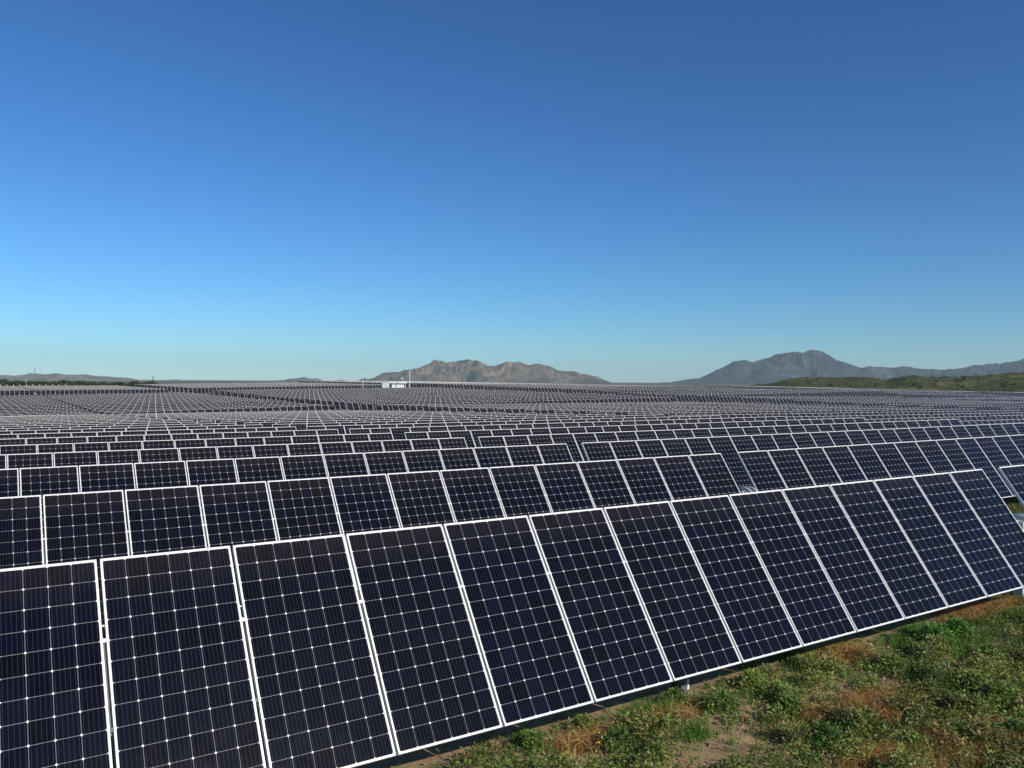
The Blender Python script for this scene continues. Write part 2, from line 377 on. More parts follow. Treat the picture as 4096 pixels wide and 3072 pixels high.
def tube_mesh(rails=True):
    mb = MB()
    L = PANEL_X[-1] + PW / 2
    # the square torque tube lies behind the panels
    mb.box(-L, L, -0.055, 0.055, -0.21, -0.10, 0, MT)
    if rails:
        for i in range(len(PANEL_X) - 1):
            c = 0.5 * (PANEL_X[i] + PANEL_X[i + 1])
            if abs(c) < 0.1: continue
            mb.box(c - 0.035, c + 0.035, -0.36, 0.36, -0.10, -0.0405, 1, MT)       # short rail under each seam
            mb.box(c - 0.012, c + 0.012, 0.31, 0.34, -0.0405, -0.001, 0, MT)       # mid clamps in the gap
            mb.box(c - 0.012, c + 0.012, -0.34, -0.31, -0.0405, -0.012, 1, MT)
    return mb.mesh("torque_tube", [M_GALV, M_SHADED])
me_tube = tube_mesh()
def post_mesh():
    mb = MB(); w, d, t = 0.10, 0.16, 0.008
    top = PIV - 0.14
    mb.box(-t / 2, t / 2, -d / 2 + 0.17 + t, d / 2 + 0.17 - t, -0.4, top)
    mb.box(-w / 2, w / 2, -d / 2 + 0.17, -d / 2 + 0.17 + t, -0.4, top)
    mb.box(-w / 2, w / 2, d / 2 + 0.17 - t, d / 2 + 0.17, -0.4, top)
    mb.tube((-0.07, 0.135, PIV - 0.095), (0.07, 0.135, PIV - 0.095), 0.10, n=14)                # bearing ring
    return mb.mesh("post", [M_SHADED])
me_post = post_mesh()
def drive_mesh():
    """slew drive in the gap: a curved gear quadrant with a boxed housing"""
    mb = MB()
    cy, cz = 0.09, PIV - 0.07
    for x in (-0.11, 0.07):
        n = 22; R0, R1 = 0.36, 0.44
        for i in range(n):
            a0, a1 = math.pi * (0.02 + 1.0 * i / n), math.pi * (0.02 + 1.0 * (i + 1) / n)
            P = lambda r, a, xx: (xx, cy - r * math.cos(a), cz - 0.28 + r * math.sin(a))
            for xx, fl in ((x, 1), (x + 0.04, 0)):
                q = [P(R0, a0, xx), P(R0, a1, xx), P(R1, a1, xx), P(R1, a0, xx)]
                mb.quad(q if fl else q[::-1], 0)
            mb.quad([P(R1, a0, x), P(R1, a1, x), P(R1, a1, x + 0.04), P(R1, a0, x + 0.04)], 0)
            mb.quad([P(R0, a1, x), P(R0, a0, x), P(R0, a0, x + 0.04), P(R0, a1, x + 0.04)], 0)
    mb.box(-0.065, 0.065, cy - 0.16, cy + 0.16, cz - 0.72, cz - 0.14, 0)
    mb.box(-0.21, -0.12, cy - 0.06, cy + 0.12, cz - 0.60, cz - 0.20, 0); mb.box(0.12, 0.23, cy - 0.02, cy + 0.10, cz - 0.66, cz - 0.30, 0)
    mb.box(-0.05, 0.05, cy - 0.07, cy + 0.07, -0.4, cz + 0.05, 0)
    return mb.mesh("slew_drive", [M_CAST])
me_drive = drive_mesh()
mb = MB(); mb.tube((0.0, 0.05, PIV - 0.62), (0.23, 0.05, PIV - 0.62), 0.045, n=12); mb.tube((-0.23, -0.02, PIV - 0.42), (0.10, -0.02, PIV - 0.42), 0.035, n=12)
me_motor = mb.mesh("gear_motor", [M_WHITE])

def far_tracker_mesh():
    mb = MB()
    for i, x in enumerate(PANEL_X): flat_panel(mb, x, i, MT)
    L = PANEL_X[-1] + PW / 2
    mb.box(-L, L, -0.055, 0.055, -0.21, -0.10, 3, MT)
    for x in POSTS: mb.box(x - 0.05, x + 0.05, 0.02, 0.18, -0.4, PIV - 0.1, 3)
    return mb.mesh("solar_tracker", [M_LAM, M_ALU, M_BACK, M_GALV])
me_far = far_tracker_mesh()

ONES = "first second third fourth fifth sixth seventh eighth ninth tenth eleventh twelfth thirteenth fourteenth fifteenth sixteenth seventeenth eighteenth nineteenth".split()
def ordinal(n):
    if n < 20: return ONES[n - 1]
    tens = {2: "twent", 3: "thirt", 4: "fort", 5: "fift", 6: "sixt"}[n // 10]
    return tens + "ieth" if n % 10 == 0 else tens + "y-" + ONES[n % 10 - 1]
BLOCK = {0: "left of the first lane",
         1: "between the first and second lanes",
         2: "just right of the second lane",
         3: "right of the third lane, below the hill",
         4: "in the last block at the far right"}
def row_label(n, k):
    if n == 0 and k == 1: return "front row of tall dark solar panels standing right beside the weedy verge"
    if n == 0 and k == 2: return "second row of dark solar panels, just behind the front row"
    if n < 2 and k > 40:
        return "%s row of far solar panels behind the cross road, %s" % (ordinal(k - 40), ("left of the first lane", "right of the first lane")[n])
    return "%s solar panel row back from the verge, %s" % (ordinal(k), BLOCK[n])

# how much of each tracker gets its own panel parts
DETAIL = {0: 20, 1: 19, 2: 14}
for n, rs in ROWS.items():
    for k, z, s in rs:
        zg = z + CAM_H - TOPH
        loc = (blk_x(n), row_y(k) + YC, zg)
        rot = (0, -math.atan(s), 0)
        if k <= DETAIL.get(n, 0):
            t = empty("solar_tracker", loc, rot)
            o = link("torque_tube", me_tube, t)
            for i, x in enumerate(PANEL_X):
                xx = x + 0.0015 * math.sin(i * 12.9 + k * 7.7)
                if n == 0 and k <= 4:
                    p = link("solar_panel", me_lam, t, (xx, 0, PIV), (TILT + 0.0012 * math.sin(i * 3.7 + k), 0, 0))
                    link("panel_frame", me_frm, p)
                else:
                    link("solar_panel", me_pan, t, (xx, 0, PIV), (TILT + 0.0015 * math.sin(i * 3.7 + k * 5), 0, 0))
            if k <= 6 or n == 0 and k <= 8:
                for x in POSTS: link("post", me_post, t, (x, 0, 0))
                d = link("slew_drive", me_drive, t)
                link("gear_motor", me_motor, d)
            else:
                q = MB()
                for x in POSTS: q.box(x - 0.05, x + 0.05, 0.02, 0.18, -0.4, PIV - 0.1)
                if "posts_far" not in bpy.data.meshes: q.mesh("posts_far", [M_GALV])
                link("post", bpy.data.meshes["posts_far"], t)
        else:
            t = link("solar_tracker", me_far, None, loc, rot)
        tag(t, row_label(n, k), "solar panel row", "rows of tilted solar panels across the field")

# white number tags on two posts of the front row
def post_tag(x, glyph):
    y = row_y(1) + YC + 0.02
    zg = float(ground_h(np.array([x]), np.array([y]))[0])
    return x, y, zg
front = [o for o in C.objects if o.get("label", "").startswith("front row")][0]
for px_ in (POSTS[3], POSTS[4]):
    q = MB(); q.box(px_ + 0.052, px_ + 0.092, 0.105, 0.112, 0.03, 0.14, 0)
    w = q.build("post_tag", [M_WHITE], front)
    q = MB()
    q.tube((px_ + 0.062, 0.104, 0.115), (px_ + 0.082, 0.104, 0.090), 0.003, n=5)
    q.tube((px_ + 0.082, 0.104, 0.090), (px_ + 0.062, 0.104, 0.065), 0.003, n=5)
    q.build("tag_mark", [M_DARK], w)

# ------------------------------------------------------------------ pixel -> direction (for reading sizes off the photograph)
def ray(px, py):
    return RT * ((px - 2048) / 3312.36) + DN * ((py - 1536) / 3312.36) + FW
def at(px, py, dist):
    """the point seen at that pixel, dist metres away horizontally"""
    r = ray(px, py); h = math.hypot(r.x, r.y)
    return Vector((r.x / h * dist, r.y / h * dist, CAM_H + r.z / h * dist))

# ------------------------------------------------------------------ inverter station on the cross road
def station():
    a, b = at(1566, 1527.0, 256), at(1629, 1527.0, 256)
    zt = a.z; g0 = float(ground_h(np.array([a.x]), np.array([a.y]))[0])
    t = empty("inverter_container", (0.5 * (a.x + b.x), a.y, g0))
    tag(t, "long white container building with an overhanging roof on the cross road", "container")
    w = (b - a).length / 2; h = zt - g0
    dirx = Vector((b.x - a.x, b.y - a.y, 0)).normalized(); t.rotation_euler = (0, 0, math.atan2(dirx.y, dirx.x))
    m = MB(); m.box(-w, w, 0, 2.5, -0.5, 0.55); m.build("plinth", [M_CABI], t)
    m = MB(); m.box(-w, w, 0, 2.5, 0.55, h - 0.45)
    for i in range(24):
        x = -w + 0.12 + i * (2 * w - 0.3) / 24; m.box(x, x + 0.07, -0.03, 0, 0.65, h - 0.55)
    m.build("wall", [M_WHITE], t)
    m = MB(); m.box(-w - 0.1, w + 0.3, -0.55, 2.8, h - 0.45, h); m.build("roof", [M_WHITE], t)
    m = MB(); m.box(w - 0.5, w - 0.15, -0.05, -0.03, 0.7, h - 0.9); m.build("vent", [M_DARK], t)
    a, b = at(1531, 1531, 250), at(1560, 1531, 250)
    g0 = float(ground_h(np.array([a.x]), np.array([a.y]))[0]); w = (b - a).length / 2; h = a.z - g0
    t = empty("transformer_cabinet", (0.5 * (a.x + b.x), a.y, g0), (0, 0, math.atan2(dirx.y, dirx.x)))
    tag(t, "pale grey cabinet with two doors just left of the white container", "electrical cabinet")
    m = MB(); m.box(-w, w, 0, 1.6, -0.5, h); m.build("body", [M_CABI], t)
    for sx in (-1, 1):
        m = MB(); x0, x1 = sorted((sx * 0.03, sx * (w - 0.06))); m.box(x0, x1, -0.04, 0, 0.25, h - 0.12)
        d = m.build("door", [M_CABI], t)
        m = MB(); m.box(sx * 0.12 - 0.02, sx * 0.12 + 0.02, -0.08, -0.04, h * 0.5, h * 0.5 + 0.3); m.build("handle", [M_DARK], d)
    m = MB(); m.box(w + 0.1, w + 0.75, 0.1, 1.4, -0.5, h - 0.1); m.build("dark_gap", [M_DARK], t)  # dark block added to stand in for the dark gap by the container
station()
def pole(name, px, ytop, dist, r, label, cat, kind="plain"):
    p = at(px, ytop, dist); g0 = float(ground_h(np.array([p.x]), np.array([p.y]))[0]) - 0.3
    h = p.z - g0
    t = empty(name, (p.x, p.y, g0)); tag(t, label, cat)
    m = MB(); m.tube((0, 0, 0), (0, 0, h), r * 1.15, r * 0.8, n=8); m.build("mast", [M_WHITE], t)
    m = MB()
    if kind == "weather":
        m.tube((-0.35, 0.1, h - 0.35), (0.35, -0.1, h - 0.35), 0.03, n=6); m.tube((-0.33, 0.1, h - 0.35), (-0.33, 0.1, h - 0.2), 0.04, n=8)
        m.box(-0.05, 0.05, -0.05, 0.05, h - 0.08, h + 0.08); m.box(0.3, 0.36, -0.1, -0.02, h - 0.38, h - 0.22); m.build("weather_sensor", [M_WHITE], t)
    elif kind == "camera":
        m.box(-0.7, 0.05, -0.12, 0.12, h - 0.3, h - 0.1); m.box(-0.8, -0.45, -0.16, 0.16, h - 0.42, h - 0.22); m.build("camera_head", [M_CABI], t)
    else:
        m.tube((0, 0, h), (0, 0, h + 0.5), 0.03, 0.01, n=6); m.box(-0.12, 0.12, -0.12, 0.12, h - 0.06, h); m.build("rod", [M_WHITE], t)
pole("weather_mast", 1452, 1490, 246, 0.055, "thin white weather mast among the panels left of the white container", "mast", "weather")
pole("lightning_pole", 1639, 1484, 252, 0.11, "tall cream pole directly right of the white container", "pole")
pole("camera_pole", 1612, 1510, 262, 0.07, "short white camera pole rising behind the white container", "pole", "camera")
pole("marker_pole", 1673, 1518, 330, 0.05, "small thin pole a little right of the tall cream pole", "pole")
pole("marker_pole", 1760, 1518, 335, 0.05, "small thin pole farthest right on the skyline of the panels", "pole")

# fence posts along the far edge of the field at the left
for i, px_ in enumerate(range(-50, 276, 26)):
    p = at(px_, 1539, 352); g0 = float(ground_h(np.array([p.x]), np.array([p.y]))[0]) - 0.2
    if i == 0:
        m = MB(); h = p.z - g0; m.box(-0.07, 0.07, -0.07, 0.07, 0, h); m.box(-0.07, 0.07, -0.16, -0.07, h - 0.35, h + 0.02)
        fp = m.mesh("fence_post", [M_WHITE])
    o = link("fence_post", fp, None, (p.x, p.y, g0 + 0.02 * math.sin(i)))
    tag(o, "small pale fence post in the line before the trees at the far left", "fence post", "fence posts along the far left edge")

# ------------------------------------------------------------------ mountains and hills
def mat_mountain(name, c1, c2, c3, scale):
    k = N(name); geo = k.n("ShaderNodeNewGeometry"); P = geo.outputs["Position"]
    a = k.noise(scale, P, 9.0, 0.62); b = k.noise(scale * 7, P, 7.0, 0.7)
    col = k.ramp(a, [(0.35, g(c1)), (0.52, g(c2)), (0.68, g(c3))])
    col = k.mix(k.math('MULTIPLY', k.ramp(b, [(0.48, (0, 0, 0, 1)), (0.62, (1, 1, 1, 1))]), 0.55), col, g(tuple(q * 0.45 for q in c1)))
    k.set(col, 0.95, 0, 0.05); k.bump(b, 0.6, 1.0 / scale * 0.08)
    return k.mat
def mountain(name, prof, dist, front, back, base, mat, label, cat, amp=0.35, fs=1.0, seed=0, nu=260, nv=44, kind="structure", jag=0.0):
    prof = sorted(prof); px0, px1 = prof[0][0], prof[-1][0]
    P = [p[0] for p in prof]; Q = [p[1] for p in prof]
    us = np.linspace(px0, px1, nu)
    V = np.zeros((nv, nu, 3))
    vs = np.concatenate([np.linspace(-1, 0, int(nv * 0.68)), np.linspace(0, 1, nv - int(nv * 0.68) + 1)[1:]])
    for j, u in enumerate(us):
        r = ray(u, float(np.interp(u, P, Q))); jz = jag * mnoise.fractal(Vector((u * 0.045, seed * 5.1, 0)), 0.8, 2.1, 4) * max(0, min(1, (u - px0) / 60, (px1 - u) / 60)) / 3312.0 * dist; hd = math.hypot(r.x, r.y)
        dx, dy, sl = r.x / hd, r.y / hd, r.z / hd
        wob = 1 + 0.05 * mnoise.noise(Vector((u * 0.004 + seed, 3.1, 0)))
        D = dist * wob
        zt = CAM_H + sl * D
        e = 1.0
        H = max(zt - base, 0.02 * dist * 0.05)
        for i, v in enumerate(vs):
            d = D + (front * v if v < 0 else back * v)
            x, y = dx * d, dy * d
            s = 1 - abs(v)
            s = s ** 1.25 if v < 0 else s ** 1.5
            q = Vector((x * fs, y * fs, seed * 3.7))
            w = Vector((mnoise.noise(q * 0.7), mnoise.noise(q * 0.7 + Vector((7, 3, 1))), 0)) * 0.6
            rid = 0; am = 1; fr = 1
            for o_ in range(5):
                n_ = 1 - abs(mnoise.noise((q + w) * fr)) * 2
                rid += am * n_; am *= 0.52; fr *= 2.05
            rid = (rid / 1.9 - 0.5) * 2.1
            env = (4 * s * (1 - s)) ** 0.7 if v < 0 else (4 * s * (1 - s)) ** 0.8
            z = base + H * s + amp * H * rid * env
            if v < 0:                                      # stay below the traced ridge as seen from anywhere in front
                z = min(z, CAM_H + sl * d * 0.985 if s < 0.985 else z)
            elif v > 0: z = min(z, base + H * 0.97)
            V[i, j] = (x, y, z + jz * s ** 9)
    ii = (np.arange(nv - 1)[:, None] * nu + np.arange(nu - 1)[None, :]).ravel()
    f = np.stack([ii, ii + 1, ii + nu + 1, ii + nu], -1)
    o = link(name, np_mesh(name, V.reshape(-1, 3), f, [mat], True))
    return tag(o, label, cat, kind=kind)
M_MC = mat_mountain("brown_rock_slopes", (0.045, 0.052, 0.036), (0.14, 0.105, 0.072), (0.25, 0.185, 0.125), 0.0026)
M_MR = mat_mountain("grey_rock_slopes", (0.014, 0.026, 0.034), (0.040, 0.044, 0.048), (0.115, 0.090, 0.075), 0.0026)
M_ML = mat_mountain("low_hill_slopes", (0.12, 0.12, 0.085), (0.20, 0.18, 0.14), (0.30, 0.25, 0.19), 0.004)
M_HG = mat_mountain("scrub_hill", (0.055, 0.066, 0.026), (0.088, 0.094, 0.038), (0.17, 0.150, 0.075), 0.022)

PC = [(1408,1527),(1432.6,1521.6),(1455,1510.7),(1472,1516.6),(1497,1511.7),(1527,1494),(1550,1490),(1572,1487.8),(1597,1488),(1621.6,1479),(1656,1477),(1676,1470),(1696,1463),(1716,1454.5),(1736,1439.6),(1750,1441),(1766,1444.5),(1785,1449),(1805.6,1448.5),(1825,1446),(1845.4,1440.6),(1868,1437),(1890,1442),(1905,1439.6),(1930,1452),(1950,1463.4),(1984.6,1464.4),(2009.5,1452),(2030,1445.5),(2050,1451),(2074.6,1447),(2114,1461),(2149,1454.5),(2184,1462),(2204,1465.4),(2234,1482),(2263.6,1484),(2298,1485),(2323,1494),(2348,1498),(2388,1505.7),(2413,1516.6),(2440,1528)]
mountain("mountain", PC, 6200, 1150, 700, -6, M_MC, "brown rocky mountain range at the centre of the horizon", "mountain", 0.62, 1 / 330.0, 1.0, 900, 110, jag=3.0)
PS = [(1100,1530),(1122,1525.6),(1149,1515.7),(1184,1513),(1214,1507.7),(1243.7,1515),(1268.5,1514),(1293,1521.6),(1318,1527),(1343,1521.6),(1363,1518),(1388,1522),(1405,1527)]
mountain("mountain", PS, 7400, 400, 300, -6, M_MC, "small low brown peaks left of the central mountain", "mountain", 0.3, 1 / 200.0, 2.0, 120, 30)
PR = [(2640,1534),(2666,1531.6),(2696,1526.6),(2746,1517.6),(2796,1513),(2820,1502),(2845,1490),(2895,1467),(2915,1456),(2935,1447),(2960,1443),(2982,1440.6),(3009.5,1448.5),(3030,1442),(3059,1434.6),(3100,1420.7),(3114,1417),(3145,1410),(3173,1406),(3190,1408),(3213,1409.5),(3230,1404),(3248,1400.6),(3277.5,1404.6),(3300,1414),(3322,1424.4),(3345,1437),(3371.6,1446.7),(3410,1459),(3446,1471.5),(3465,1467),(3485.6,1465),(3530,1467),(3575,1471.5),(3595,1467),(3614.4,1465.5),(3655,1471),(3693.7,1475),(3730,1476),(3768,1479),(3800,1477),(3817.6,1480),(3842,1473),(3880,1465),(3916.7,1459),(3950,1457),(3971,1453),(4001,1456.6),(4016,1449),(4055.5,1446.7),(4096,1435.3),(4180,1428),(4300,1440),(4500,1470),(4700,1530)]
mountain("mountain", PR, 7600, 1500, 900, -6, M_MR, "large blue grey mountain rising at the right behind the green hill", "mountain", 0.62, 1 / 480.0, 5.0, 1000, 120, jag=3.4)
PL = [(-600,1530),(-300,1505),(-120,1500),(0,1499),(30,1500),(55,1503),(99,1499),(119,1492.8),(149,1494),(179,1497.7),(224,1492.8),(263.6,1498),(298,1499),(343,1497),(378,1503),(423,1505),(467.5,1509),(507,1510.7),(537,1515),(562,1521.6),(597,1526.6),(646,1532)]
mountain("hill", PL, 5600, 520, 400, -6.5, M_ML, "long low brown grey hill behind the trees at far left", "hill", 0.5, 1 / 160.0, 8.0, 360, 60)
PG = [(2930,1560),(3000,1541),(3050,1536),(3099,1531),(3149,1518.5),(3198,1510),(3272,1508.6),(3350,1510),(3431,1507),(3495,1511),(3545,1517.6),(3580,1511),(3624,1504.7),(3679,1503.7),(3718.5,1507.7),(3793,1507),(3867,1504.7),(3941.5,1501),(3991,1496),(4040.5,1491),(4096,1490),(4250,1484),(4500,1490),(4800,1540)]
PG[0] = (2985, 1556)
HILL = mountain("hill", PG, 820, 420, 400, -3.5, M_HG, "green scrub covered hill behind the panels at right", "hill", 0.30, 1 / 85.0, 11.0, 420, 70, jag=2.5)
# low rock on the hazy plain
M_RK = mat_mountain("distant_rock", (0.10, 0.10, 0.10), (0.14, 0.13, 0.12), (0.2, 0.18, 0.16), 0.02)
mountain("rock_outcrop", [(684,1533),(689,1526),(694,1521),(703,1519.5),(712,1521),(716,1525),(720,1533)], 7600, 100, 80, -6.7, M_RK,
         "domed grey blue rock on the plain left of the central peaks", "rock", 0.15, 1 / 33.0, 4.0, 40, 16, kind="thing")

# shrubs over the green hill: nobody could count them
def blobs(pts, rng, leaf, nleaf, squash=0.8):
    V, F = [], []
    b = 0
    for (x, y, z, r) in pts:
        n = nleaf
        d = rng.normal(size=(n, 3)); d /= np.linalg.norm(d, axis=1)[:, None]
        rr = r * (0.55 + 0.45 * rng.random(n) ** 0.5)[:, None]
        c = d * rr; c[:, 2] = np.abs(c[:, 2]) * squash
        c += (x, y, z)
        u = rng.normal(size=(n, 3)); u /= np.linalg.norm(u, axis=1)[:, None]
        w = np.cross(u, rng.normal(size=(n, 3))); w /= np.linalg.norm(w, axis=1)[:, None]
        s = (leaf * r * (0.6 + 0.8 * rng.random(n)))[:, None]
        q = np.stack([c - u * s - w * s * 0.6, c + u * s - w * s * 0.6, c + u * s + w * s * 0.6, c - u * s + w * s * 0.6], 1)
        V.append(q.reshape(-1, 3)); F.append((b + np.arange(4 * n)).reshape(n, 4)); b += 4 * n
    return np.concatenate(V), np.concatenate(F)
def mat_leaf(name, cols, scale=0.6):
    k = N(name); geo = k.n("ShaderNodeNewGeometry"); isl = geo.outputs["Random Per Island"]
    c = k.ramp(isl, [(i / (len(cols) - 1), g(q)) for i, q in enumerate(cols)])
    c = k.mix(k.math('MULTIPLY', k.noise(scale, geo.outputs["Position"], 2.0), 0.5), c, g(tuple(q * 0.6 for q in cols[0])))
    k.set(c, 0.65, 0, 0.25)
    k.b.inputs["Transmission Weight"].default_value = 0.0
    return k.mat
M_SH = mat_leaf("shrub_leaves", [(0.025, 0.038, 0.014), (0.045, 0.058, 0.020), (0.08, 0.088, 0.036)], 0.05)
rng = np.random.default_rng(3)
hv = np.empty(len(HILL.data.vertices) * 3, np.float32); HILL.data.vertices.foreach_get("co", hv); hv = hv.reshape(-1, 3)
sel = hv[rng.choice(len(hv), 1500)]
sel = sel[(sel[:, 2] > -2)]
pts = [(p[0] + rng.normal() * 2, p[1] + rng.normal() * 2, p[2] - 0.3, 0.5 + 1.0 * rng.random() ** 2.5) for p in sel]
v, f = blobs(pts, rng, 0.32, 16)
tag(link("shrubs", np_mesh("shrubs", v, f, [M_SH])), "dark scrub bushes scattered over the green hill at right", "shrubs", kind="stuff")

# ------------------------------------------------------------------ tree belt at the far left
M_TR = mat_leaf("tree_leaves", [(0.020, 0.034, 0.010), (0.040, 0.062, 0.018), (0.075, 0.10, 0.034)], 0.5)
M_BARK = mat_simple("bark", (0.10, 0.08, 0.06), 0.9)
def tree_meshes(seed, h, w):
    r = np.random.default_rng(seed)
    cl = []
    for i in range(11):
        a = r.random() * 6.28; q = w * (0.15 + 0.75 * r.random())
        cl.append((math.cos(a) * q, math.sin(a) * q, h * (0.25 + 0.5 * r.random()), w * (0.28 + 0.25 * r.random())))
    cl.append((0, 0, h * 0.55, w * 0.5))
    v, f = blobs(cl, r, 0.16, 95)
    crown = np_mesh("crown", v, f, [M_TR])
    m = MB(); m.tube((0, 0, -0.3), (0.05, 0, h * 0.45), 0.16, 0.09, n=7)
    for c in cl[:6]: m.tube((0.05, 0, h * 0.3), (c[0] * 0.8, c[1] * 0.8, c[2] + 0.1), 0.08, 0.03, n=5)
    return crown, m.mesh("trunk", [M_BARK])
TM = [tree_meshes(20 + i, h, w) for i, (h, w) in enumerate(((4.0, 2.6), (3.4, 3.0), (4.8, 2.5), (3.0, 2.4)))]
def tree(px, ytop, dist, v, label, group=None):
    p = at(px, ytop, dist); g0 = float(ground_h(np.array([p.x]), np.array([p.y]))[0])
    hh = {0: 4.0 * 0.95, 1: 3.4 * 0.95, 2: 4.8 * 0.95, 3: 3.0 * 0.95}[v]
    t = empty("tree", (p.x, p.y, g0), (0, 0, px * 1.7))
    s = max(0.5, (p.z - g0) / (hh)); t.scale = (s * 1.05, s * 1.05, s)
    link("crown", TM[v][0], t); link("trunk", TM[v][1], t)
    tag(t, label, "tree", group)
rt = random.Random(5)
KIND = ["rounded green scrub tree", "wide low green scrub tree", "tall narrow green scrub tree", "small short green scrub tree"]
def gl(v, near): return KIND[v] + (" in the front line of the far left belt" if near else " in the back line of the far left belt")
px_ = -60
while px_ < 470:
    yt = 1530.0 + rt.uniform(-3.5, 2.5) - (4 if px_ < 20 else 0) + (2 if px_ > 330 else 0)
    v_ = rt.randrange(4); tree(px_, yt, 455 + rt.uniform(-25, 30), v_, gl(v_, True), "trees beyond the far left panels"); px_ += rt.uniform(9, 15)
px_ = -50
while px_ < 480:
    v_ = rt.randrange(4); tree(px_, 1528 + rt.uniform(-1.5, 2.5) + (2 if px_ > 330 else 0), 510 + rt.uniform(-15, 40), v_, gl(v_, False), "trees beyond the far left panels"); px_ += rt.uniform(12, 20)
tree(212, 1523.5, 440, 2, "tallest dark round tree standing out of the far left tree belt")
tree(226, 1527.5, 446, 0, "second tallest tree, right beside the tallest in the far left belt")
tree(268, 1525.5, 445, 1, "broad dark tree right of the tallest in the far left belt")
tree(8, 1522.5, 440, 1, "broad tree at the very left edge of the photo")
tree(528, 1527.5, 440, 1, "left one of two dark trees nearest the small lattice tower")
tree(578, 1526.5, 445, 2, "broad dark tree closest left of the small lattice tower")
tree(603, 1528.5, 460, 1, "low dark bush at the foot of the small lattice tower")
tree(560, 1527, 450, 0, "leafy dark tree between the two trees near the lattice tower")
tree(495, 1530, 450, 3, "small rounded tree a little apart at the right end of the belt")

# ------------------------------------------------------------------ towers
def lattice(name, px, ytop, ybase, dist, w0, w1, label, cat, arms=()):
    top, bot = at(px, ytop, dist), at(px, ybase, dist)
    h = top.z - bot.z
    t = empty(name, tuple(bot), (0, 0, 0.5)); tag(t, label, cat)
    m = MB(); n = 9
    for i in range(n):
        z0, z1 = h * i / n, h * (i + 1) / n
        a = w0 + (w1 - w0) * i / n; b = w0 + (w1 - w0) * (i + 1) / n; th = max(w0 * 0.09, 0.05)
        cs = ((-1, -1), (1, -1), (1, 1), (-1, 1))
        for j, (sx, sy) in enumerate(cs):
            m.tube((sx * a, sy * a, z0), (sx * b, sy * b, z1), th, n=4)
            kx, ky = cs[(j + 1) % 4]
            m.tube((sx * a, sy * a, z0), (kx * b, ky * b, z1), th * 0.7, n=4)
            m.tube((sx * b, sy * b, z1), (kx * b, ky * b, z1), th * 0.7, n=4)
    m.build("lattice", [M_DARK], t)
    for (zf, wd, mm, nm) in arms:
        m = MB(); m.box(-wd, wd, -wd * 0.3, wd * 0.3, h * zf - wd * 0.35, h * zf + wd * 0.35); m.build(nm, [mm], t)
lattice("radio_mast", 139, 1466, 1496, 5600, 2.4, 1.1, "tall thin radio mast on top of the far left hill", "radio mast",
        ((0.86, 3.6, M_WHITE, "antenna"), (0.58, 1.9, M_DARK, "dish"), (0.2, 1.8, M_DARK, "cabinet")))
lattice("lattice_tower", 612, 1503, 1540, 900, 0.75, 0.15, "dark lattice tower rising from the plain right of the trees", "tower", ((0.62, 0.45, M_DARK, "antenna"),))
def pylon():
    top = at(106, 1516.5, 440); g0 = float(ground_h(np.array([top.x]), np.array([top.y]))[0]); h = top.z - g0
    t = empty("power_pole", (top.x, top.y, g0), (0, 0, -0.3)); tag(t, "pale power pole with short crossarms before the far left trees", "power pole")
    m = MB(); m.tube((0, 0, 0), (0, 0, h), 0.07, 0.045, n=8); m.build("mast", [M_GALV], t)
    for z in (h - 0.5, h - 1.1):
        m = MB(); m.box(-0.62, 0.62, -0.05, 0.05, z - 0.05, z + 0.05)
        for x in (-0.55, 0.55): m.tube((x, 0, z), (x, 0, z + 0.3), 0.06, n=6)
        m.build("crossarm", [M_GALV], t)
pylon()
# ------------------------------------------------------------------ weeds, grass and straw on the verge
def mat_attr(name, rough=0.6, trans=0.25):
    k = N(name); a = k.n("ShaderNodeAttribute", attribute_name="tint")
    k.l(a.outputs["Color"], k.b.inputs["Base Color"]); k.b.inputs["Roughness"].default_value = rough
    k.b.inputs["Specular IOR Level"].default_value = 0.3
    tr = k.n("ShaderNodeBsdfTranslucent"); k.l(a.outputs["Color"], tr.inputs[0])
    mx = k.n("ShaderNodeMixShader"); mx.inputs[0].default_value = trans
    k.l(k.b.outputs[0], mx.inputs[1]); k.l(tr.outputs[0], mx.inputs[2]); k.l(mx.outputs[0], k.out.inputs[0])
    return k.mat
M_WEED = mat_attr("weed_leaf")
def tint_mesh(name, v, f, col):
    me = bpy.data.meshes.new(name); nf = len(f)
    me.vertices.add(len(v)); me.vertices.foreach_set("co", v.astype(np.float32).ravel())
    me.loops.add(nf * 4); me.loops.foreach_set("vertex_index", f.astype(np.int32).ravel())
    me.polygons.add(nf); me.polygons.foreach_set("loop_start", np.arange(0, nf * 4, 4, dtype=np.int32))
    me.materials.append(M_WEED); me.update(calc_edges=True)
    at_ = me.attributes.new("tint", 'FLOAT_COLOR', 'FACE')
    at_.data.foreach_set("color", np.c_[col, np.ones(nf)].astype(np.float32).ravel())
    return me
R = np.random.default_rng(11)
def gh(x, y): return ground_h(x, np.maximum(y, 5.0))
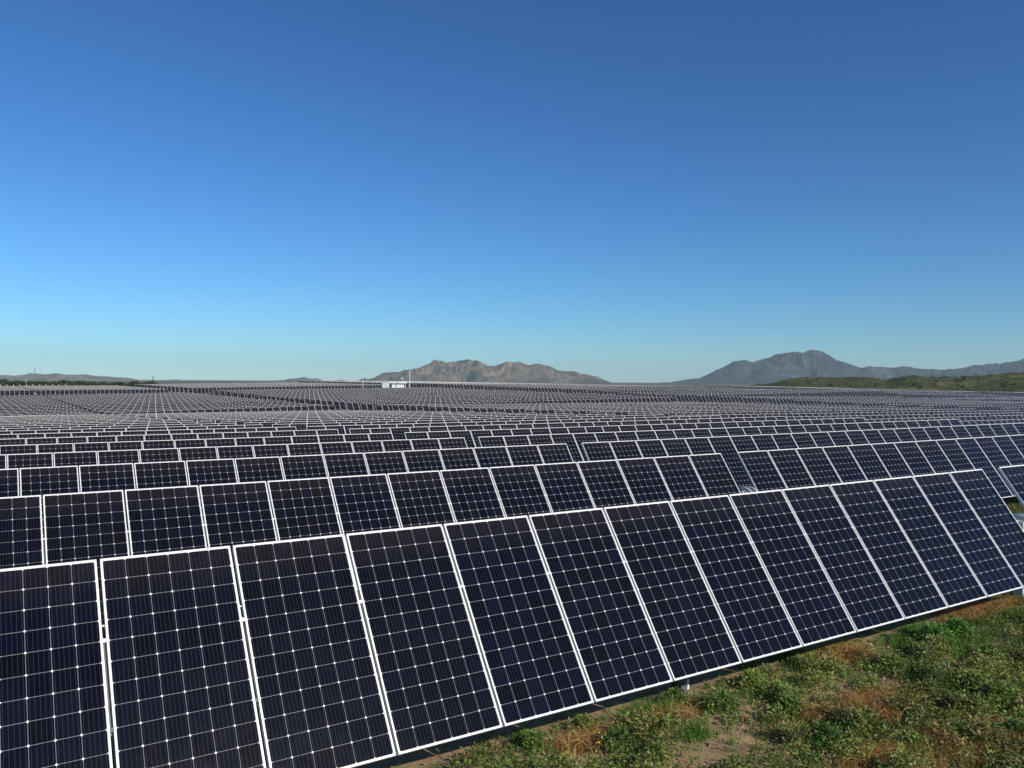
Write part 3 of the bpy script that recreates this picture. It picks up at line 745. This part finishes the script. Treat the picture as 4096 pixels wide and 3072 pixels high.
def leaves(base, up, n_per, spread, lmin, lmax, hmax):
    """base (m,3) plant points -> small diamond leaves around leaning stems"""
    m = len(base); idx = np.repeat(np.arange(m), n_per); n = len(idx)
    a = R.random(n) * 6.283; t = R.random(n)
    hh = up[idx] * (0.12 + 0.88 * t) * hmax
    rr = spread * up[idx] * (0.25 + 0.9 * R.random(n)) * (1.1 - 0.5 * t)
    c = base[idx] + np.c_[np.cos(a) * rr, np.sin(a) * rr, hh]
    L = (lmin + (lmax - lmin) * R.random(n)) * (0.7 + 0.5 * up[idx])
    el = R.uniform(-0.5, 1.0, n); ad = a + R.normal(0, 0.8, n)
    d = np.c_[np.cos(ad) * np.cos(el), np.sin(ad) * np.cos(el), np.sin(el)]
    s = np.cross(d, R.normal(size=(n, 3)) * 0.5 + (0, 0, 1.0)); s /= np.linalg.norm(s, axis=1)[:, None] + 1e-9
    L = L[:, None]; w = L * 0.24
    q = np.stack([c, c + d * L * 0.45 + s * w, c + d * L, c + d * L * 0.45 - s * w], 1)
    return q.reshape(-1, 3), idx
def blades(base, n_per, spread, h0, h1, wid, lean=0.5):
    m = len(base); idx = np.repeat(np.arange(m), n_per); n = len(idx)
    a = R.random(n) * 6.283; rr = spread * np.sqrt(R.random(n))
    b = base[idx] + np.c_[np.cos(a) * rr, np.sin(a) * rr, np.zeros(n)]
    h = (h0 + (h1 - h0) * R.random(n))[:, None]; ad = R.random(n) * 6.283; ln = (lean * R.random(n))[:, None]
    d = np.c_[np.cos(ad), np.sin(ad), np.zeros(n)]; s = np.c_[-np.sin(ad), np.cos(ad), np.zeros(n)] * wid
    up = np.array([0, 0, 1.0])
    t = b + up * h + d * h * ln
    mid = b + up * h * 0.55 + d * h * ln * 0.3
    q1 = np.stack([b - s, b + s, mid + s * 0.8, mid - s * 0.8], 1); q2 = np.stack([mid - s * 0.8, mid + s * 0.8, t + s * 0.15, t - s * 0.15], 1)
    return np.concatenate([q1, q2], 1).reshape(-1, 3), idx
def fnoise(x, y, s, seed=0.0, oct_=3):
    out = np.zeros(len(x))
    for i in range(len(x)): out[i] = mnoise.fractal(Vector((x[i] * s, y[i] * s, seed)), 0.6, 2.0, oct_)
    return out
def gp(px, py):
    """ground point under a photo pixel, near the verge"""
    r = ray(px, py); t = -CAM_H / r.z
    return np.array([r.x * t, r.y * t])
# bare soil, dry straw and lush grass patches: (centre, radii)
BARE = [(gp(2900, 2995), 0.55, 0.30), (gp(2560, 2800), 0.8, 0.16), (gp(2850, 2745), 0.55, 0.12), (gp(2180, 2975), 0.35, 0.12), (gp(2250, 2860), 0.35, 0.1), (gp(3080, 3000), .25, .15),
        (gp(3560, 2560), 0.9, 0.14), (gp(3900, 2640), 0.45, 0.22), (gp(2760, 3065), 0.3, 0.12)]
STRAW = [(gp(3520, 2850), 0.55, 0.24), (gp(3500, 2840), 0.45, 0.2), (gp(3280, 2880), 0.25, 0.2), (gp(3950, 2450), 0.9, 0.30), (gp(3380, 2630), 0.35, 0.2), (gp(3960, 3000), 0.6, 0.2), (gp(3560, 3050), 0.8, 0.12), (gp(2650, 2895), 0.35, 0.12), (gp(2320, 2990), 0.3, 0.12)]
LUSH = [(gp(3760, 2570), 0.75, 0.42), (gp(2790, 2935), 0.15, 0.14), (gp(2600, 2870), 0.3, 0.2), (gp(4060, 2470), 0.5, 0.2)]
def patch(x, y, L):
    o = np.zeros(len(x))
    for c, rx, ry in L: o = np.maximum(o, np.exp(-(((x - c[0]) / rx) ** 2 + ((y - c[1]) / ry) ** 2) * 1.1))
    return o
def ok_verge(x, y): return (y > 3.0) & (y < 7.6) & (x > 2.2) & (x < 21)
# broad-leaf weeds
n = 46000
x = R.uniform(2.2, 19, n); y = R.uniform(3.0, 7.5, n)
nz = fnoise(x, y, 1.3, 2.0)
den = 0.62 + 1.5 * nz - 1.9 * patch(x, y, BARE) - 0.75 * patch(x, y, LUSH) - 0.8 * patch(x, y, STRAW) - 0.95 * np.clip((y - 6.0) / 0.3, 0, 1) * np.clip((9.0 - x) / 2, 0.35, 1)
keep = R.random(n) < np.clip(den, 0.02, 0.95)
x, y = x[keep], y[keep]; nz2 = fnoise(x, y, 3.0, 5.0, 2)
up = np.clip(0.55 + 1.1 * nz2 + 0.3 * R.random(len(x)), 0.22, 1.5) * np.where(y > 6.3, 0.6, 1.0)
base = np.c_[x, y, gh(x, y)]
q, idx = leaves(base, up, 22, 0.08, 0.014, 0.042, 0.20)
tone = np.clip(0.5 + 0.9 * fnoise(x, y, 0.9, 9.0) + 0.25 * R.normal(size=len(x)), 0, 1)
A, B, D = np.array([0.085, 0.128, 0.026]), np.array([0.26, 0.295, 0.068]), np.array([0.34, 0.21, 0.085])
col = A + (B - A) * tone[:, None]
old = (R.random(len(x)) < 0.06 + 0.4 * patch(x, y, STRAW))
col[old] = D * R.uniform(0.5, 1.1, (old.sum(), 1))
cf = col[idx] * R.uniform(0.7, 1.35, (len(idx), 1))
dead = R.random(len(idx)) < 0.05; cf[dead] = np.array([0.33, 0.26, 0.13])
# taller leafy bushes standing out of the low cover
BUSH = [(gp(px_, py_), rr) for px_, py_, rr in ((3740, 2590, .34), (3840, 2560, .30), (3640, 2560, .2), (3010, 2760, .26), (3120, 2800, .24), (3330, 2700, .22), (3560, 2680, .25), (3700, 2700, .22), (3900, 2760, .3),
        (4010, 2830, .28), (3420, 2960, .22), (3300, 2990, .26), (3160, 2870, .24), (2700, 2820, .2), (2880, 2850, .22), (2130, 3010, .2), (2330, 2930, .22), (2480, 3000, .2), (2620, 3040, .2), (3650, 3010, .26), (3820, 2960, .22),
        (4060, 2960, .24), (3480, 2760, .18), (2980, 2660, .2), (3150, 2640, .2), (2080, 2960, .16), (3960, 2650, .25))]
bx, br = [], []
for (c, rr) in BUSH:
    k_ = int(46 * (rr / 0.22) ** 2); a = R.random(k_) * 6.283; q_ = rr * np.abs(R.normal(0, 0.75, k_))
    bx.append(np.c_[c[0] + np.cos(a) * q_, c[1] + np.sin(a) * q_ * 0.75]); br.append(np.clip(1.1 - 0.55 * q_ / rr, 0.3, 1.2) * rr / 0.22 * R.uniform(0.75, 1.15))
bx = np.concatenate(bx); br = np.concatenate(br)
q2, idx2 = leaves(np.c_[bx, gh(bx[:, 0], bx[:, 1])], br, 24, 0.085, 0.018, 0.046, 0.19)
bt = np.clip(0.5 + 1.0 * fnoise(bx[:, 0], bx[:, 1], 1.1, 3.0), 0, 1)[:, None]
lushw = patch(bx[:, 0], bx[:, 1], LUSH)[:, None]
c2 = (np.array([0.080, 0.145, 0.030]) * (1 - bt) + np.array([0.22, 0.29, 0.062]) * bt) * (1 - lushw) + np.array([0.10, 0.24, 0.035]) * lushw
q = np.concatenate([q, q2]); cf = np.concatenate([cf, c2[idx2] * R.uniform(0.7, 1.35, (len(idx2), 1))])
F = np.arange(len(q)).reshape(-1, 4)
weeds = tag(link("weeds", tint_mesh("weeds", q, F, cf)), "low green broad leaved weeds covering the verge before the front row", "weeds", kind="stuff")
# sparser, coarser cover on the verge around the near strip
ox, oy = R.uniform(-6, 34, 30000), R.uniform(-1.0, 7.4, 30000)
m_ = ~((ox > 2.2) & (ox < 19) & (oy > 3.0)) & (fnoise(ox, oy, 0.9, 2.0, 2) > -0.08 + 0.3 * (oy > 6.1))
ox, oy = ox[m_], oy[m_]
q3, idx3 = leaves(np.c_[ox, oy, gh(ox, oy)], R.uniform(0.4, 1.2, len(ox)), 12, 0.10, 0.03, 0.065, 0.18)
c3 = np.array([0.085, 0.115, 0.028]) + np.array([0.10, 0.10, 0.03]) * R.random(len(ox))[:, None]
tag(link("weeds", tint_mesh("weeds_wide", q3, np.arange(len(q3)).reshape(-1, 4), c3[idx3] * R.uniform(0.7, 1.3, (len(idx3), 1)))), "sparse green weeds along the verge around the near strip", "weeds", kind="stuff")
# grass tufts
def grass(L, n, n_per, h0, h1, cols, name, label, cat, wid=0.0022, lean=0.6, spread=0.05, extra=None):
    pts = []
    for c, rx, ry in L:
        k = max(8, int(n * rx * ry)); a = R.normal(0, 0.55, (k, 2)) * (rx, ry); pts.append(a + c)
    if extra is not None: pts.append(extra)
    p = np.concatenate(pts); p = p[(p[:, 0] > 2) & (p[:, 1] > 2.6) & (p[:, 1] < 8.5)]
    b = np.c_[p, gh(p[:, 0], p[:, 1])]
    q, idx = blades(b, n_per, spread, h0, h1, wid, lean)
    cc = np.array(cols)[R.integers(0, len(cols), len(idx))] * R.uniform(0.6, 1.3, (len(idx), 1))
    cf = np.repeat(cc, 2, axis=0)
    return tag(link(name, tint_mesh(name, q, np.arange(len(q)).reshape(-1, 4), cf)), label, cat, kind="stuff")
ex = np.c_[R.uniform(2.2, 18, 1800), R.uniform(3.0, 6.8, 1800)]
grass(LUSH, 2600, 16, 0.05, 0.15, [(0.10, 0.23, 0.03), (0.14, 0.27, 0.045), (0.08, 0.18, 0.028)], "grass", "bright green grass tufts among the weeds on the verge", "grass", extra=ex)
# grass around the drive gap behind the front row and along the first lane
gx2 = np.c_[R.uniform(12.0, 34, 7000), R.uniform(9.0, 13.6, 7000)]
b = np.c_[gx2, gh(gx2[:, 0], gx2[:, 1])]
q, idx = blades(b, 14, 0.09, 0.06, 0.22, 0.006, 0.8)
cc = np.array([(0.09, 0.16, 0.03), (0.14, 0.19, 0.04), (0.22, 0.17, 0.06)])[R.integers(0, 3, len(idx))] * R.uniform(0.6, 1.3, (len(idx), 1))
tag(link("grass", tint_mesh("grass_gap", q, np.arange(len(q)).reshape(-1, 4), np.repeat(cc, 2, axis=0))), "green grass growing behind the front row beside the drive gap", "grass", kind="stuff")
grass(STRAW, 2700, 14, 0.04, 0.16, [(0.48, 0.26, 0.07), (0.40, 0.21, 0.06), (0.56, 0.38, 0.14), (0.26, 0.11, 0.04)], "dry_straw", "orange brown dry straw lying in patches on the verge", "dry grass", 0.002, 1.6, 0.06)
# long bent dry stalks
mbs = MB()
for i in range(240):
    c, rx, ry = STRAW[R.integers(0, len(STRAW))]
    p = np.array([R.normal() * rx * 0.6, R.normal() * ry * 0.7]) + c
    if p[1] > 6.9 or p[1] < 2.8: continue
    z = float(gh(np.array([p[0]]), np.array([p[1]]))[0]); a = R.random() * 6.28; L = R.uniform(0.12, 0.5); hh = R.uniform(0.02, 0.13)
    prev = None; r = R.uniform(0.0015, 0.003)
    for s_ in np.linspace(0, 1, 7):
        aa = a + s_ * R.uniform(-0.15, 0.15)
        pt = (p[0] + math.cos(aa) * L * s_, p[1] + math.sin(aa) * L * s_, z + 0.01 + 4 * hh * s_ * (1 - s_) + 0.02)
        if prev: mbs.tube(prev, pt, r, n=4, cap=False)
        prev = pt
M_ST = mat_simple("dry_stalk", (0.50, 0.33, 0.12), 0.7, 0, 0.3, 30)
o = mbs.build("dry_stalks", [M_ST]); tag(o, "long bent straw coloured stalks lying over the weeds", "dry stalks", kind="stuff")
# small yellow flowers
m = MB()
for px_, py_, k_ in ((2400, 3015, 14), (2690, 3045, 4), (3010, 3030, 4), (2015, 2950, 2), (2600, 2975, 3), (3500, 2700, 2), (2880, 2860, 2)):
    for i in range(k_):
        p = gp(px_ + R.normal() * 26, py_ + R.normal() * 14); z = float(gh(np.array([p[0]]), np.array([p[1]]))[0]) + R.uniform(0.10, 0.17)
        r = R.uniform(0.006, 0.010); t0 = Vector((R.normal() * 0.3, -0.5 + R.normal() * 0.3, 1)).normalized(); u = t0.orthogonal().normalized(); w = t0.cross(u)
        c = Vector((p[0], p[1], z))
        ring = [c + (u * math.cos(a) + w * math.sin(a)) * r * (1 if j % 2 else 0.55) for j, a in enumerate([6.283 * j / 10 for j in range(10)])]
        m.quad(ring, 0)
        m.tube(c - t0 * 0.002, (p[0], p[1], z - 0.12), 0.0012, n=4, m=1)
M_FL = mat_simple("yellow_petal", (0.75, 0.55, 0.03), 0.6); M_GS = mat_simple("green_stem", (0.07, 0.11, 0.03), 0.7)
tag(m.build("flowers", [M_FL, M_GS]), "tiny yellow flowers dotted among the verge weeds", "flowers", kind="stuff")
# pebbles and clods
m = MB()
for i in range(900):
    x_, y_ = R.uniform(2.5, 15), R.uniform(3.2, 7.0); z = float(gh(np.array([x_]), np.array([y_]))[0]); r = R.uniform(0.004, 0.016)
    p = [Vector((R.uniform(.6, 1.1) * sx * r, R.uniform(.6, 1.1) * sy * r, R.uniform(.5, .9) * sz * r)) + Vector((x_, y_, z)) for sx in (-1, 1) for sy in (-1, 1) for sz in (-1, 1)]
    for q4 in ((0, 1, 3, 2), (4, 6, 7, 5), (0, 4, 5, 1), (2, 3, 7, 6), (0, 2, 6, 4), (1, 5, 7, 3)): m.quad([p[j] for j in q4], 0)
tag(m.build("pebbles", [mat_simple("clod", (0.26, 0.20, 0.14), 0.9, 0, 0.3, 20)]), "small clods and pebbles on the bare soil of the verge", "pebbles", kind="stuff")

# ------------------------------------------------------------------ the air
m = MB(); m.box(-13600, 13600, -13600, 13600, -11.0, 340.0)
hz = m.mesh("haze", [])
km = bpy.data.materials.new("haze_air"); km.use_nodes = True; km.node_tree.nodes.clear()
ov = km.node_tree.nodes.new("ShaderNodeOutputMaterial"); pv = km.node_tree.nodes.new("ShaderNodeVolumePrincipled")
pv.inputs["Color"].default_value = (0.74, 0.96, 1.0, 1); pv.inputs["Density"].default_value = 5.8e-5; pv.inputs["Anisotropy"].default_value = 0.0
km.node_tree.links.new(pv.outputs[0], ov.inputs["Volume"])
hz.materials.append(km)
tag(link("haze", hz), "thin bluish haze over the whole plain", "haze", kind="stuff")
